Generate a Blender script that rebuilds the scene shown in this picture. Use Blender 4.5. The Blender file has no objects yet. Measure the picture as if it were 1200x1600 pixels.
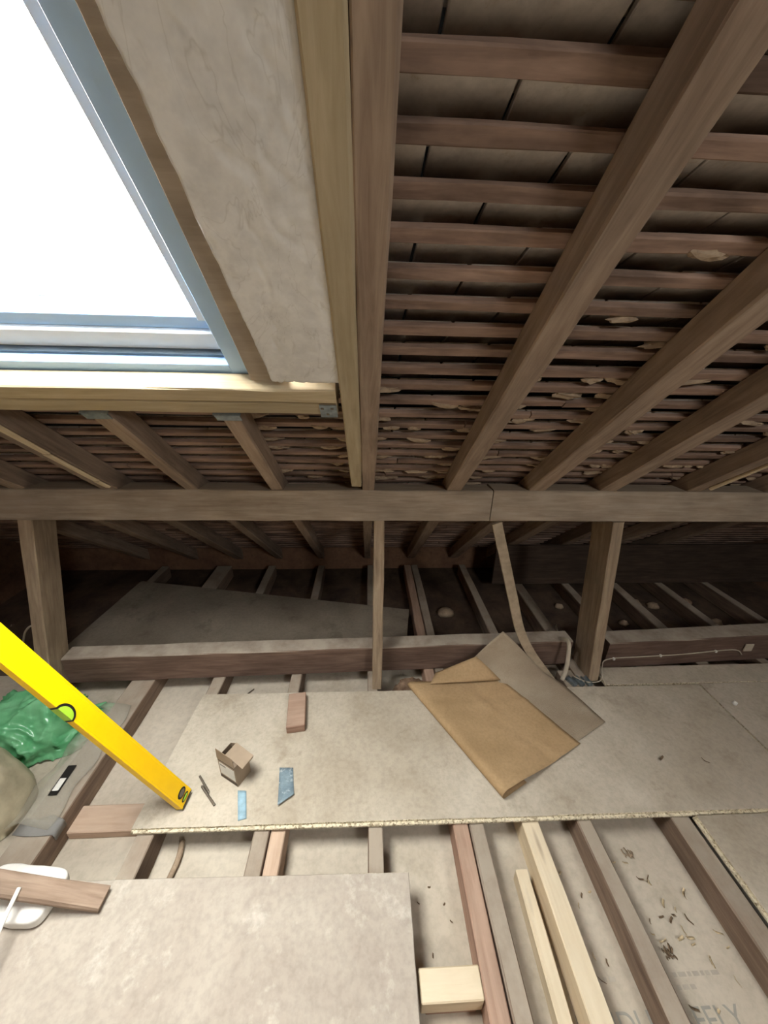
import bpy, bmesh, math, random
from mathutils import Vector, Matrix, noise
random.seed(11)
scene = bpy.context.scene
COL = scene.collection

# ------------------------------------------------------------------ camera
# world: X right, Y towards the eaves, Z up, Z=0 is the top of the floor joists
CAM = Vector((0.0, 0.0, 1.522))
YAW, PITCH, ROLL = 0.0526626, 0.3830347, 0.0207075
RP = 0.6920217                                   # roof pitch (39.6 degrees)
F = Vector((math.sin(YAW)*math.cos(PITCH), math.cos(YAW)*math.cos(PITCH), -math.sin(PITCH)))
R0 = Vector((math.cos(YAW), -math.sin(YAW), 0.0)); U0 = R0.cross(F)
RR = math.cos(ROLL)*R0 + math.sin(ROLL)*U0
UU = -math.sin(ROLL)*R0 + math.cos(ROLL)*U0
cam_data = bpy.data.cameras.new('camera')
cam_data.sensor_fit = 'HORIZONTAL'; cam_data.sensor_width = 36.0
cam_data.lens = 564.4956/1200*36.0
cam_data.clip_start = 0.02; cam_data.clip_end = 200
cam = bpy.data.objects.new('camera', cam_data); COL.objects.link(cam)
cam.matrix_world = Matrix(((RR.x, UU.x, -F.x, CAM.x), (RR.y, UU.y, -F.y, CAM.y), (RR.z, UU.z, -F.z, CAM.z), (0, 0, 0, 1)))
scene.camera = cam

# ------------------------------------------------------------------ sky, exposure
world = bpy.data.worlds.new('overcast_sky'); scene.world = world
world.use_nodes = True
bg = world.node_tree.nodes['Background']
bg.inputs[0].default_value = (1.0, 0.98, 0.945, 1); bg.inputs[1].default_value = 41.0
scene.view_settings.view_transform = 'Standard'; scene.view_settings.look = 'None'
scene.view_settings.exposure = 0.45; scene.view_settings.gamma = 1.0
scene.view_settings.use_curve_mapping = False
scene.cycles.max_bounces = 8; scene.cycles.diffuse_bounces = 5
scene.cycles.transparent_max_bounces = 12
scene.cycles.use_denoising = True
scene.cycles.sample_clamp_indirect = 8.0

# roof frame: X along the eaves, s down the slope, off outwards from the rafters' underside
TV = Vector((0, math.cos(RP), -math.sin(RP))); NV = Vector((0, math.sin(RP), math.cos(RP)))
C0 = 0.5607206
def RPT(x, s, o): return Vector((x, 0, 0)) + TV*s + NV*(C0+o) + CAM
RM = Matrix(((1, 0, 0, 0), (0, TV.y, NV.y, 0), (0, TV.z, NV.z, 0), (0, 0, 0, 1)))   # local (x, s, off) -> world
WX0, WX1, WS0, WS1 = -1.065, -0.285, -0.36, 0.792       # roof window outer size
RIDGE_Y = -0.9; RIDGE_Z = 1.522 + (C0 - math.sin(RP)*RIDGE_Y)/math.cos(RP) + 0.2

RW = (1.00, 1.60, -2.05, -1.52)                         # added unseen window behind right of camera, brightens rafters and plaster (x0, x1, y0, y1)
def portal(name, loc, x_ax, y_ax, sx, sy):              # guides sky light through the glazed openings
    l = bpy.data.lights.new(name, 'AREA'); l.shape = 'RECTANGLE'; l.size = sx; l.size_y = sy
    l.cycles.is_portal = True
    o = bpy.data.objects.new(name, l); COL.objects.link(o)
    z = x_ax.cross(y_ax)
    o.matrix_world = Matrix(((x_ax.x, y_ax.x, z.x, loc.x), (x_ax.y, y_ax.y, z.y, loc.y), (x_ax.z, y_ax.z, z.z, loc.z), (0, 0, 0, 1)))
    return o
_p = portal('sky_portal', RPT((WX0+WX1)/2, (WS0+WS1)/2, 0.2), Vector((1, 0, 0)), TV, WX1-WX0, WS1-WS0)
def aim(o, inward):                                     # a portal shines along its local -Z
    zc = Vector((o.matrix_world[0][2], o.matrix_world[1][2], o.matrix_world[2][2]))
    if (-zc).dot(inward) < 0:
        o.matrix_world = o.matrix_world @ Matrix.Rotation(math.pi, 4, 'X')
aim(_p, -NV)
RT = Vector((0, math.cos(RP), math.sin(RP))); RN = Vector((0, -math.sin(RP), math.cos(RP)))
def BPT(x, y, o): return Vector((x, y, RIDGE_Z + (y-RIDGE_Y)*math.tan(RP))) + RN*o
aim(portal('sky_portal_rear', BPT((RW[0]+RW[1])/2, (RW[2]+RW[3])/2, .1), Vector((1, 0, 0)), RT, RW[1]-RW[0], (RW[3]-RW[2])/math.cos(RP)), -RN)

# ------------------------------------------------------------------ materials
def srgb(h):
    h = h.lstrip('#'); v = [int(h[i:i+2], 16)/255 for i in (0, 2, 4)]
    return tuple(((c/12.92) if c <= .04045 else ((c+.055)/1.055)**2.4) for c in v) + (1,)
def newmat(name):
    m = bpy.data.materials.new(name); m.use_nodes = True
    nt = m.node_tree; return m, nt, nt.nodes['Principled BSDF']
def nd(nt, t, **kw):
    n = nt.nodes.new(t)
    for k, v in kw.items(): setattr(n, k, v)
    return n
def ramp(nt, fac, stops):
    r = nd(nt, 'ShaderNodeValToRGB'); e = r.color_ramp.elements
    while len(e) < len(stops): e.new(0.5)
    for el, (p, c) in zip(e, stops): el.position = p; el.color = c
    nt.links.new(fac, r.inputs[0]); return r.outputs[0]
def mix(nt, fac, a, b, mode='MIX'):
    m = nd(nt, 'ShaderNodeMix', data_type='RGBA', blend_type=mode)
    for s, v in ((0, fac), (6, a), (7, b)):
        if hasattr(v, 'links'): nt.links.new(v, m.inputs[s])
        else: m.inputs[s].default_value = v
    return m.outputs[2]
def coords(nt, scale, rnd=True):
    tc = nd(nt, 'ShaderNodeTexCoord'); oi = nd(nt, 'ShaderNodeObjectInfo')
    mp = nd(nt, 'ShaderNodeMapping'); mp.inputs['Scale'].default_value = scale
    nt.links.new(tc.outputs['Object'], mp.inputs['Vector'])
    if rnd:
        mul = nd(nt, 'ShaderNodeVectorMath', operation='SCALE'); mul.inputs[0].default_value = (37, 53, 71)
        nt.links.new(oi.outputs['Random'], mul.inputs['Scale'])
        nt.links.new(mul.outputs[0], mp.inputs['Location'])
    return mp.outputs[0], oi
def noise_tex(nt, vec, scale, detail=4, rough=.55, dist=0.0):
    n = nd(nt, 'ShaderNodeTexNoise'); n.inputs['Scale'].default_value = scale
    n.inputs['Detail'].default_value = detail; n.inputs['Roughness'].default_value = rough
    n.inputs['Distortion'].default_value = dist
    nt.links.new(vec, n.inputs['Vector']); return n.outputs[0]
def bump(nt, bs, h, strength, dist=.002):
    b = nd(nt, 'ShaderNodeBump'); b.inputs['Strength'].default_value = strength; b.inputs['Distance'].default_value = dist
    nt.links.new(h, b.inputs['Height']); nt.links.new(b.outputs[0], bs.inputs['Normal'])
def up_mask(nt, lo=.6, hi=.95):
    g = nd(nt, 'ShaderNodeNewGeometry'); sp = nd(nt, 'ShaderNodeSeparateXYZ')
    nt.links.new(g.outputs['Normal'], sp.inputs[0])
    r = nd(nt, 'ShaderNodeMapRange'); r.inputs[1].default_value = lo; r.inputs[2].default_value = hi
    nt.links.new(sp.outputs[2], r.inputs[0]); return r.outputs[0]
def wood(name, c1, c2, dust=None, dust_amt=0.0, grain=26, stain=.35, knots=False):
    m, nt, bs = newmat(name)
    v, oi = coords(nt, (2.2, grain, grain))
    g = noise_tex(nt, v, 2.2, 6, .6, .6)
    col = ramp(nt, g, [(.3, srgb(c1)), (.7, srgb(c2))])
    v2, _ = coords(nt, (3, 6, 6))
    st = noise_tex(nt, v2, 1.3, 5, .6)
    d = ramp(nt, st, [(.35, (1-stain, 1-stain, 1-stain, 1)), (.65, (1, 1, 1, 1))])
    col = mix(nt, 1.0, col, d, 'MULTIPLY')
    if knots:
        vo = nd(nt, 'ShaderNodeTexVoronoi'); vo.inputs['Scale'].default_value = 1.0
        v4, _ = coords(nt, (2.2, 14, 14)); nt.links.new(v4, vo.inputs['Vector'])
        k = ramp(nt, vo.outputs['Distance'], [(.05, (.35, .25, .18, 1)), (.14, (1, 1, 1, 1))])
        col = mix(nt, 1.0, col, k, 'MULTIPLY')
    rv = nd(nt, 'ShaderNodeMapRange'); rv.inputs[3].default_value = .86; rv.inputs[4].default_value = 1.12
    nt.links.new(oi.outputs['Random'], rv.inputs[0])
    hs = nd(nt, 'ShaderNodeHueSaturation'); nt.links.new(col, hs.inputs['Color']); nt.links.new(rv.outputs[0], hs.inputs['Value'])
    col = hs.outputs[0]
    if dust:
        v3, _ = coords(nt, (9, 9, 9)); dn = noise_tex(nt, v3, 1.0, 5, .65)
        dm = ramp(nt, dn, [(.3, (.45, .45, .45, 1)), (.6, (1, 1, 1, 1))])
        mm = nd(nt, 'ShaderNodeMath', operation='MULTIPLY'); nt.links.new(up_mask(nt), mm.inputs[0]); nt.links.new(dm, mm.inputs[1])
        m2 = nd(nt, 'ShaderNodeMath', operation='MULTIPLY'); nt.links.new(mm.outputs[0], m2.inputs[0]); m2.inputs[1].default_value = dust_amt
        col = mix(nt, m2.outputs[0], col, srgb(dust))
    nt.links.new(col, bs.inputs['Base Color'])
    bs.inputs['Roughness'].default_value = .82; bs.inputs['Specular IOR Level'].default_value = .25
    bump(nt, bs, g, .5, .0016)
    return m
def mottled(name, c1, c2, c3, scale=3.0, fine=60, rough=.9, bstr=.3, rnd=True, lo=.35, hi=.65):
    m, nt, bs = newmat(name)
    v, _ = coords(nt, (1, 1, 1), rnd)
    a = noise_tex(nt, v, scale, 6, .62, .3); b = noise_tex(nt, v, fine, 3, .6); s = noise_tex(nt, v, scale*2.7, 5, .7)
    col = ramp(nt, a, [(lo, srgb(c1)), (hi, srgb(c2))])
    col = mix(nt, ramp(nt, s, [(.56, (0, 0, 0, 1)), (.72, (.8, .8, .8, 1))]), col, srgb(c3))
    sp = ramp(nt, b, [(.3, (.88, .88, .88, 1)), (.6, (1.03, 1.03, 1.03, 1))])
    col = mix(nt, 1.0, col, sp, 'MULTIPLY')
    nt.links.new(col, bs.inputs['Base Color'])
    bs.inputs['Roughness'].default_value = rough; bs.inputs['Specular IOR Level'].default_value = .2
    bump(nt, bs, b, bstr, .0015)
    return m
def flecked(name, c1, c2, scale=160):
    m, nt, bs = newmat(name)
    v, _ = coords(nt, (1, 1, 1)); vo = nd(nt, 'ShaderNodeTexVoronoi'); vo.inputs['Scale'].default_value = scale
    nt.links.new(v, vo.inputs['Vector'])
    col = ramp(nt, vo.outputs['Color'], [(.1, srgb(c1)), (.6, srgb(c2))])
    nt.links.new(col, bs.inputs['Base Color']); bs.inputs['Roughness'].default_value = .95
    bump(nt, bs, vo.outputs['Distance'], .8, .003)
    return m
def plain(name, c, rough=.6, metal=0.0, spec=.4, var=.06, scale=20):
    m, nt, bs = newmat(name)
    v, _ = coords(nt, (1, 1, 1)); a = noise_tex(nt, v, scale, 4)
    b = srgb(c); lo = tuple(x*(1-var*2) for x in b[:3])+(1,); hi = tuple(min(1, x*(1+var)) for x in b[:3])+(1,)
    nt.links.new(ramp(nt, a, [(.3, lo), (.7, hi)]), bs.inputs['Base Color'])
    bs.inputs['Roughness'].default_value = rough; bs.inputs['Metallic'].default_value = metal
    bs.inputs['Specular IOR Level'].default_value = spec
    return m
M = {}
M['rafter'] = wood('old_rafter_wood', '#857161', '#a99582', stain=.3)
M['purlin'] = wood('old_purlin_wood', '#948370', '#b3a491', '#a99a86', .5, stain=.3)
M['joist'] = wood('old_joist_wood', '#6e5b4d', '#927d6b', '#a79c8c', .85, stain=.3)
M['joist_red'] = wood('reddish_joist_wood', '#987663', '#bb9a86', '#b3a18d', .35, stain=.25)
M['binder'] = wood('dark_binder_wood', '#5e4a3f', '#7f695b', '#b3a898', .9, stain=.3)
M['post'] = wood('post_wood', '#88745f', '#ab987f', '#a99a86', .4, stain=.3)
M['lath'] = plain('weathered_strut', '#a3937d', .85, 0, .2, .12, 30)
M['eaves_shade'] = wood('shade_toned_board', '#40332b', '#594a3e', stain=.3)  # board tone darkened to carry the shade of the eaves bays
M['pine'] = wood('new_pine', '#a69779', '#bdae92', stain=.14, knots=True)
M['pale'] = wood('pale_sawn_pine', '#cbb694', '#ddccae', '#d8cdb6', .5, stain=.15, knots=True)
M['batten'] = wood('old_batten_wood', '#7f675a', '#ab8f7d', stain=.6)
M['ply'] = wood('window_lining_wood', '#94887a', '#aa9c8b', stain=.2)
M['plank'] = wood('brown_plank', '#85705f', '#a6917e', stain=.25)
M['noggin'] = wood('pinkish_noggin', '#b0937c', '#c7ad98', '#c0ad98', .4, stain=.2)
M['chip'] = mottled('dusty_chipboard', '#a89d8b', '#c1b8a7', '#9b8f7c', 2.6, 70)
M['chip_near'] = mottled('plaster_splashed_chipboard', '#a1968a', '#b2a99c', '#c8c1b5', 3.2, 60)
M['chip_dark'] = mottled('shaded_dirty_chipboard', '#746a5c', '#8b8172', '#655b4d', 2.6, 60)  # dirty board, its colour also lowered for the shade behind the purlin
M['edge'] = flecked('raw_chipboard_edge', '#8a7c62', '#dcd1b6')
M['ceil'] = mottled('dusty_plasterboard', '#b1a695', '#c5bbaa', '#a69b88', 1.4, 45, rnd=False)
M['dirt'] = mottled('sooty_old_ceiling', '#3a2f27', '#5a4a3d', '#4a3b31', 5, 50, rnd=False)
M['plaster'] = mottled('rough_plaster', '#dad8d4', '#e4e2de', '#d4d1cc', 4, 30, .85, .9)
def add_cracks(m):
    nt = m.node_tree; bs = nt.nodes['Principled BSDF']; old = bs.inputs['Base Color'].links[0].from_socket
    v, _ = coords(nt, (9, 4.5, 9)); n = noise_tex(nt, v, 1.0, 4, .6, .8)
    k = nd(nt, 'ShaderNodeMath', operation='SUBTRACT'); nt.links.new(n, k.inputs[0]); k.inputs[1].default_value = .5
    a = nd(nt, 'ShaderNodeMath', operation='ABSOLUTE'); nt.links.new(k.outputs[0], a.inputs[0])
    c = ramp(nt, a.outputs[0], [(.0, (.88, .87, .85, 1)), (.008, (1, 1, 1, 1))])
    nt.links.new(mix(nt, 1.0, old, c, 'MULTIPLY'), bs.inputs['Base Color'])
add_cracks(M['plaster'])
M['tile'] = mottled('clay_tile_underside', '#a79e95', '#cdc4b9', '#a8967f', 9, 60)
M['mortar'] = mottled('lime_mortar', '#8d7a66', '#aa967e', '#7a6450', 25, 120)
M['felt'] = plain('roof_backing', '#2a241f', .95)
M['wall'] = mottled('old_brick_wall', '#6b4f40', '#86674f', '#5d4638', 6, 40)
M['window'] = plain('flare_blue_window_frame', '#b2d6fb', .35, 0, .5, .02)  # blue of the flare and backlight put into the frame colour
M['sash'] = plain('white_window_sash', '#e3ebf0', .35, 0, .5, .02)
M['gasket'] = plain('grey_gasket', '#5d6a74', .6)
M['galv'] = plain('galvanised_steel', '#8f989c', .45, .7, .5, .15, 60)
M['yellow'] = plain('yellow_paint', '#ffcc00', .4, 0, .5, .02)
M['black'] = plain('black_plastic', '#1d1b18', .5)
M['vial'] = plain('green_vial', '#a8d63c', .15, 0, .6)
M['green'] = None
M['sack'] = mottled('beige_plastic_sack', '#a2987f', '#bdb297', '#b5ab93', 5, 20, .45, .4)
M['kraft'] = mottled('brown_kraft_paper', '#a08561', '#b39772', '#a98d69', 3, 90, .75, .2)
M['mesh'] = mottled('grey_brown_sheet', '#958571', '#a99b86', '#9b8c77', 4, 300, .7, .8)
M['card'] = plain('cardboard', '#9c8a75', .85)
M['faint'] = plain('faded_ink', '#aba294', .9)
M['print'] = plain('dark_print', '#4b4238', .8)
M['white'] = plain('white_foam', '#e9e6df', .8)
M['label'] = plain('white_label', '#dcdad2', .7)
M['blue'] = mottled('blue_grey_strip', '#6c7e88', '#83949b', '#dfe5e6', 14, 150, .35, .2)
M['lightblue'] = plain('pale_blue_strip', '#93b2c0', .5, 0, .4, .12, 40)
M['steel'] = plain('dull_steel', '#7d7468', .4, .6)
M['cable'] = plain('off_white_cable', '#b5aa98', .6)
M['tape'] = plain('grey_cloth_tape', '#84827e', .7)
M['ink'] = plain('grey_ink', '#98958b', .9)
M['rag'] = mottled('brown_rag', '#6d5745', '#8d7561', '#594638', 30, 100)
M['shaving'] = plain('wood_shaving', '#c9b592', .8, 0, .3, .25, 90)
M['dark_chip'] = plain('dark_chip', '#6f5c48', .85, 0, .3, .2, 90)
def mk_green():
    m, nt, bs = newmat('green_polythene')
    v, _ = coords(nt, (1, 1, 1)); a = noise_tex(nt, v, 9, 4)
    c = ramp(nt, a, [(.3, srgb('#4fa56c')), (.7, srgb('#86c996'))])
    nt.links.new(c, bs.inputs['Base Color']); bs.inputs['Roughness'].default_value = .16
    tr = nd(nt, 'ShaderNodeBsdfTranslucent'); nt.links.new(c, tr.inputs[0])
    mx = nd(nt, 'ShaderNodeMixShader'); mx.inputs[0].default_value = .3
    nt.links.new(bs.outputs[0], mx.inputs[1]); nt.links.new(tr.outputs[0], mx.inputs[2])
    nt.links.new(mx.outputs[0], nt.nodes['Material Output'].inputs[0]); return m
def mk_clear(name, tint, gloss, body):
    m, nt, bs = newmat(name)
    bs.inputs['Base Color'].default_value = srgb(tint); bs.inputs['Roughness'].default_value = gloss
    tr = nd(nt, 'ShaderNodeBsdfTransparent'); tr.inputs[0].default_value = (.97, .98, .98, 1)
    mx = nd(nt, 'ShaderNodeMixShader'); mx.inputs[0].default_value = body
    nt.links.new(tr.outputs[0], mx.inputs[1]); nt.links.new(bs.outputs[0], mx.inputs[2])
    nt.links.new(mx.outputs[0], nt.nodes['Material Output'].inputs[0]); return m
M['green'] = mk_green()
M['film'] = mk_clear('clear_polythene', '#c9c2b2', .2, .30)
M['glass'] = mk_clear('window_glass', '#f4f8fa', .03, .05)

# ------------------------------------------------------------------ mesh helpers
def mk(name, vs, fs, mats, mtx=None, parent=None, smooth=False, fm=None):
    me = bpy.data.meshes.new(name); me.from_pydata([tuple(v) for v in vs], [], fs)
    for m in (mats if isinstance(mats, (list, tuple)) else [mats]): me.materials.append(M[m] if isinstance(m, str) else m)
    bm = bmesh.new(); bm.from_mesh(me); bmesh.ops.recalc_face_normals(bm, faces=bm.faces); bm.to_mesh(me); bm.free()
    if fm:
        for p in me.polygons: p.material_index = fm(p)
    if smooth:
        for p in me.polygons: p.use_smooth = True
    return link(name, me, mtx, parent)
def link(name, me, mtx=None, parent=None):
    o = bpy.data.objects.new(name, me); COL.objects.link(o)
    mtx = mtx or Matrix.Identity(4)
    o['_m'] = [x for r in mtx for x in r]
    if parent is not None:
        pm = Matrix([parent['_m'][i*4:i*4+4] for i in range(4)])
        o.parent = parent; o.matrix_local = pm.inverted() @ mtx
    else: o.matrix_world = mtx
    return o
def empty(name, loc): return link(name, None, Matrix.Translation(loc))
def tag(o, label=None, cat=None, group=None, kind=None):
    if label: o['label'] = label
    if cat: o['category'] = cat
    if group: o['group'] = group
    if kind: o['kind'] = kind
    return o
def boxv(x0, x1, y0, y1, z0, z1):
    return [(x0, y0, z0), (x1, y0, z0), (x1, y1, z0), (x0, y1, z0), (x0, y0, z1), (x1, y0, z1), (x1, y1, z1), (x0, y1, z1)], \
           [(0, 3, 2, 1), (4, 5, 6, 7), (0, 1, 5, 4), (1, 2, 6, 5), (2, 3, 7, 6), (3, 0, 4, 7)]
def bevel_mesh(vs, fs, w, seg=1):
    bm = bmesh.new(); bv = [bm.verts.new(v) for v in vs]
    for f in fs: bm.faces.new([bv[i] for i in f])
    bmesh.ops.recalc_face_normals(bm, faces=bm.faces)
    bmesh.ops.bevel(bm, geom=list(bm.edges), offset=w, segments=seg, affect='EDGES')
    bm.verts.index_update()
    r = [v.co.copy() for v in bm.verts], [tuple(v.index for v in f.verts) for f in bm.faces]
    bm.free(); return r
def join(parts):
    V, Fc = [], []
    for v, f in parts:
        n = len(V); V += list(v); Fc += [tuple(i+n for i in q) for q in f]
    return V, Fc
def box(name, x0, x1, y0, y1, z0, z1, mat, parent=None, bev=.002, mtx=None):
    """box in world (or mtx) coordinates with its origin at the base centre"""
    c = Vector(((x0+x1)/2, (y0+y1)/2, z0))
    vs, fs = boxv(x0-c.x, x1-c.x, y0-c.y, y1-c.y, 0, z1-z0)
    if bev: vs, fs = bevel_mesh(vs, fs, bev)
    return mk(name, vs, fs, mat, (mtx or Matrix.Identity(4)) @ Matrix.Translation(c), parent)
def frame_m(o, x, up):
    x = x.normalized(); y = up.cross(x).normalized(); z = x.cross(y)
    return Matrix(((x.x, y.x, z.x, o.x), (x.y, y.y, z.y, o.y), (x.z, y.z, z.z, o.z), (0, 0, 0, 1)))
def beam(name, a, b, w, h, mat, up=(0, 0, 1), jit=.0015, ch=.004, seg=.14, taper=None, parent=None):
    """timber whose local X runs from a to b (centres of the bottom face), w wide, h high"""
    a = Vector(a); b = Vector(b); L = (b-a).length
    mt = frame_m(a, b-a, Vector(up)); n = max(1, int(L/seg)); sd = random.random()*100
    vs = []; fs = []
    for i in range(n+1):
        x = L*i/n; k = taper[0]+(taper[1]-taper[0])*i/n if taper else 1
        hw = w*k/2
        ring = [(-hw+ch, 0), (hw-ch, 0), (hw, ch), (hw, h-ch), (hw-ch, h), (-hw+ch, h), (-hw, h-ch), (-hw, ch)]
        for j, (y, z) in enumerate(ring):
            vs.append((x, y+jit*noise.noise((x*5+sd, j*3.1, 0))*2, z+jit*noise.noise((x*5+sd, j*3.1, 9))*2))
    for i in range(n):
        for j in range(8):
            p, q = i*8+j, i*8+(j+1) % 8; fs.append((p, q, q+8, p+8))
    fs.append(tuple(range(7, -1, -1))); fs.append(tuple(range(n*8, n*8+8)))
    return mk(name, vs, fs, mat, mt, parent)
def tube(name, pts, r, mat, sides=8, parent=None, flat=1.0, samples=6):
    P = [Vector(p) for p in pts]; Q = []
    for i in range(len(P)-1):                          # Catmull-Rom through the points
        p0 = P[max(i-1, 0)]; p1 = P[i]; p2 = P[i+1]; p3 = P[min(i+2, len(P)-1)]
        for k in range(samples):
            t = k/samples
            Q.append(.5*((2*p1)+(p2-p0)*t+(2*p0-5*p1+4*p2-p3)*t*t+(3*p1-p0-3*p2+p3)*t**3))
    Q.append(P[-1]); o = P[0].copy(); vs = []; fs = []
    nrm = Vector((0, 0, 1))
    for i, q in enumerate(Q):
        d = (Q[min(i+1, len(Q)-1)]-Q[max(i-1, 0)]).normalized()
        nrm = (nrm-d*nrm.dot(d)); nrm = nrm.normalized() if nrm.length > 1e-4 else d.orthogonal().normalized()
        bn = d.cross(nrm)
        for j in range(sides):
            a = 2*math.pi*j/sides; vs.append(q-o+nrm*math.cos(a)*r*flat+bn*math.sin(a)*r)
    for i in range(len(Q)-1):
        for j in range(sides):
            p, q = i*sides+j, i*sides+(j+1) % sides; fs.append((p, q, q+sides, p+sides))
    fs.append(tuple(range(sides))); fs.append(tuple(range((len(Q)-1)*sides, len(Q)*sides)))
    return mk(name, vs, fs, mat, Matrix.Translation(o), parent, True)
def sheet(name, rows, thick, mat, parent=None, wob=0.0, smooth=True):
    """thin sheet from a grid of world points, given real thickness below"""
    R = len(rows); Cn = len(rows[0]); o = Vector(rows[0][0])
    top = [[Vector(p)-o for p in r] for r in rows]
    if wob:
        for r in top:
            for p in r: p.z += wob*noise.noise((p+o)*9)
    vs = [p for r in top for p in r]; nor = []
    for i in range(R):
        for j in range(Cn):
            a = top[min(i+1, R-1)][j]-top[max(i-1, 0)][j]; b = top[i][min(j+1, Cn-1)]-top[i][max(j-1, 0)]
            n = a.cross(b); n = n.normalized() if n.length > 1e-9 else Vector((0, 0, 1)); nor.append(n)
    N = R*Cn; vs = vs+[v-n*thick for v, n in zip(vs, nor)]; fs = []
    ix = lambda i, j: i*Cn+j
    for i in range(R-1):
        for j in range(Cn-1):
            q = (ix(i, j), ix(i, j+1), ix(i+1, j+1), ix(i+1, j)); fs.append(q); fs.append(tuple(k+N for k in reversed(q)))
    bd = [ix(0, j) for j in range(Cn)]+[ix(i, Cn-1) for i in range(1, R)]+[ix(R-1, j) for j in range(Cn-2, -1, -1)]+[ix(i, 0) for i in range(R-2, 0, -1)]
    for k in range(len(bd)):
        a, b = bd[k], bd[(k+1) % len(bd)]; fs.append((a, b, b+N, a+N))
    return mk(name, vs, fs, mat, Matrix.Translation(o), parent, smooth)
def lerp(a, b, t): return Vector(a)*(1-t)+Vector(b)*t
def polyline(pts, n):
    P = [Vector(p) for p in pts]; out = []
    for k in range(n):
        t = k/(n-1)*(len(P)-1); i = min(int(t), len(P)-2); u = t-i
        p0 = P[max(i-1, 0)]; p1 = P[i]; p2 = P[i+1]; p3 = P[min(i+2, len(P)-1)]
        out.append(.5*((2*p1)+(p2-p0)*u+(2*p0-5*p1+4*p2-p3)*u*u+(3*p1-p0-3*p2+p3)*u**3))
    return out
def blob(name, c, rad, amp, freq, mat, sub=4, parent=None, flatz=None, seed=0, ridged=False, smooth=True):
    bm = bmesh.new(); bmesh.ops.create_icosphere(bm, subdivisions=sub, radius=1)
    for v in bm.verts:
        d = v.co.normalized(); q = d*freq+Vector((seed*7.3, seed*3.1, seed))
        k = noise.fractal(q, .8, 2.1, 4)
        if ridged: k = 1-2*abs(noise.noise(q))-.7*abs(noise.noise(q*2.3))
        v.co = Vector((d.x*rad[0], d.y*rad[1], d.z*rad[2]))*(1+amp*k)
        if flatz is not None and v.co.z < flatz: v.co.z = flatz
    vs = [v.co.copy() for v in bm.verts]; fs = [tuple(x.index for x in f.verts) for f in bm.faces]; bm.free()
    return mk(name, vs, fs, mat, Matrix.Translation(c), parent, smooth)

# ------------------------------------------------------------------ the setting
XL, XR, YN, YF, ZC = -2.6, 3.25, -3.75, 2.72, -0.10
floor = box('floor', XL, XR, YN, 1.60, ZC-.0125, ZC, 'ceil', bev=0)
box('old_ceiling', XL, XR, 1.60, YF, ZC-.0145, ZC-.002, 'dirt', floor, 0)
tag(floor, 'dusty plasterboard ceiling seen from above between the joists', None, None, 'structure')
tag(box('wall_left', XL-.1, XL, YN, YF, ZC-.1, 3.6, 'wall', bev=0), 'brick gable wall beyond the left post', None, None, 'structure')
tag(box('wall_right', XR, XR+.1, YN, YF, ZC-.1, 3.6, 'wall', bev=0), 'brick gable wall at the right end', None, None, 'structure')
tag(box('wall_far', XL, XR, YF, YF+.1, ZC-.1, .30, 'wall', bev=0), 'low brick eaves wall in the dark', None, None, 'structure')
tag(box('wall_rear', XL, XR, YN-.1, YN, ZC-.1, .9, 'wall', bev=0), 'low brick eaves wall behind the camera', None, None, 'structure')

ceiling = empty('ceiling', (0, 0, 0)); tag(ceiling, 'tiled roof slope seen from below with battens', None, None, 'structure')
SR = (RIDGE_Y-.05-C0*math.sin(RP))/math.cos(RP)-.1
RO = Matrix.Translation(CAM+NV*C0) @ RM                # local (x, s, off)
# dark backing above the tiles, with the opening of the roof window
xs = sorted({XL, XR, WX0-.02, WX1+.02}); ss = sorted({SR, 3.2, WS0-.02, WS1+.02}); parts = []
for xa, xb in zip(xs, xs[1:]):
    for sa, sc_ in zip(ss, ss[1:]):
        mx_, ms_ = (xa+xb)/2, (sa+sc_)/2
        if WX0-.02 < mx_ < WX1+.02 and WS0-.02 < ms_ < WS1+.02: continue
        parts.append(boxv(xa, xb, sa, sc_, .20, .23))
mk('roof_backing', *join(parts), 'felt', RO, ceiling)
# battens
GAUGE = .068; S0 = .240-GAUGE*3; NB = 44
def spans(s):
    if WS0-.05 < s < .80: return [(XL, -1.10), (-.005, XR)]
    return [(XL, XR)]
sb = [S0+GAUGE*i+random.uniform(-.003, .003) for i in range(NB)]
for i, s in enumerate(sb):
    for a, b in spans(s):
        while a < b-.05:                               # laths butt on the rafters here and there
            e = b if b-a < 1.9 else a+random.uniform(1.2, 1.8)
            p, q = RPT(a+.002, s, .0755), RPT(e-.002, s+random.uniform(-.004, .004), .0755)
            beam('batten', p, q, .026+random.uniform(-.003, .003), .0145, 'batten', NV, .0016, .002, .16, None, ceiling)
            a = e
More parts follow.
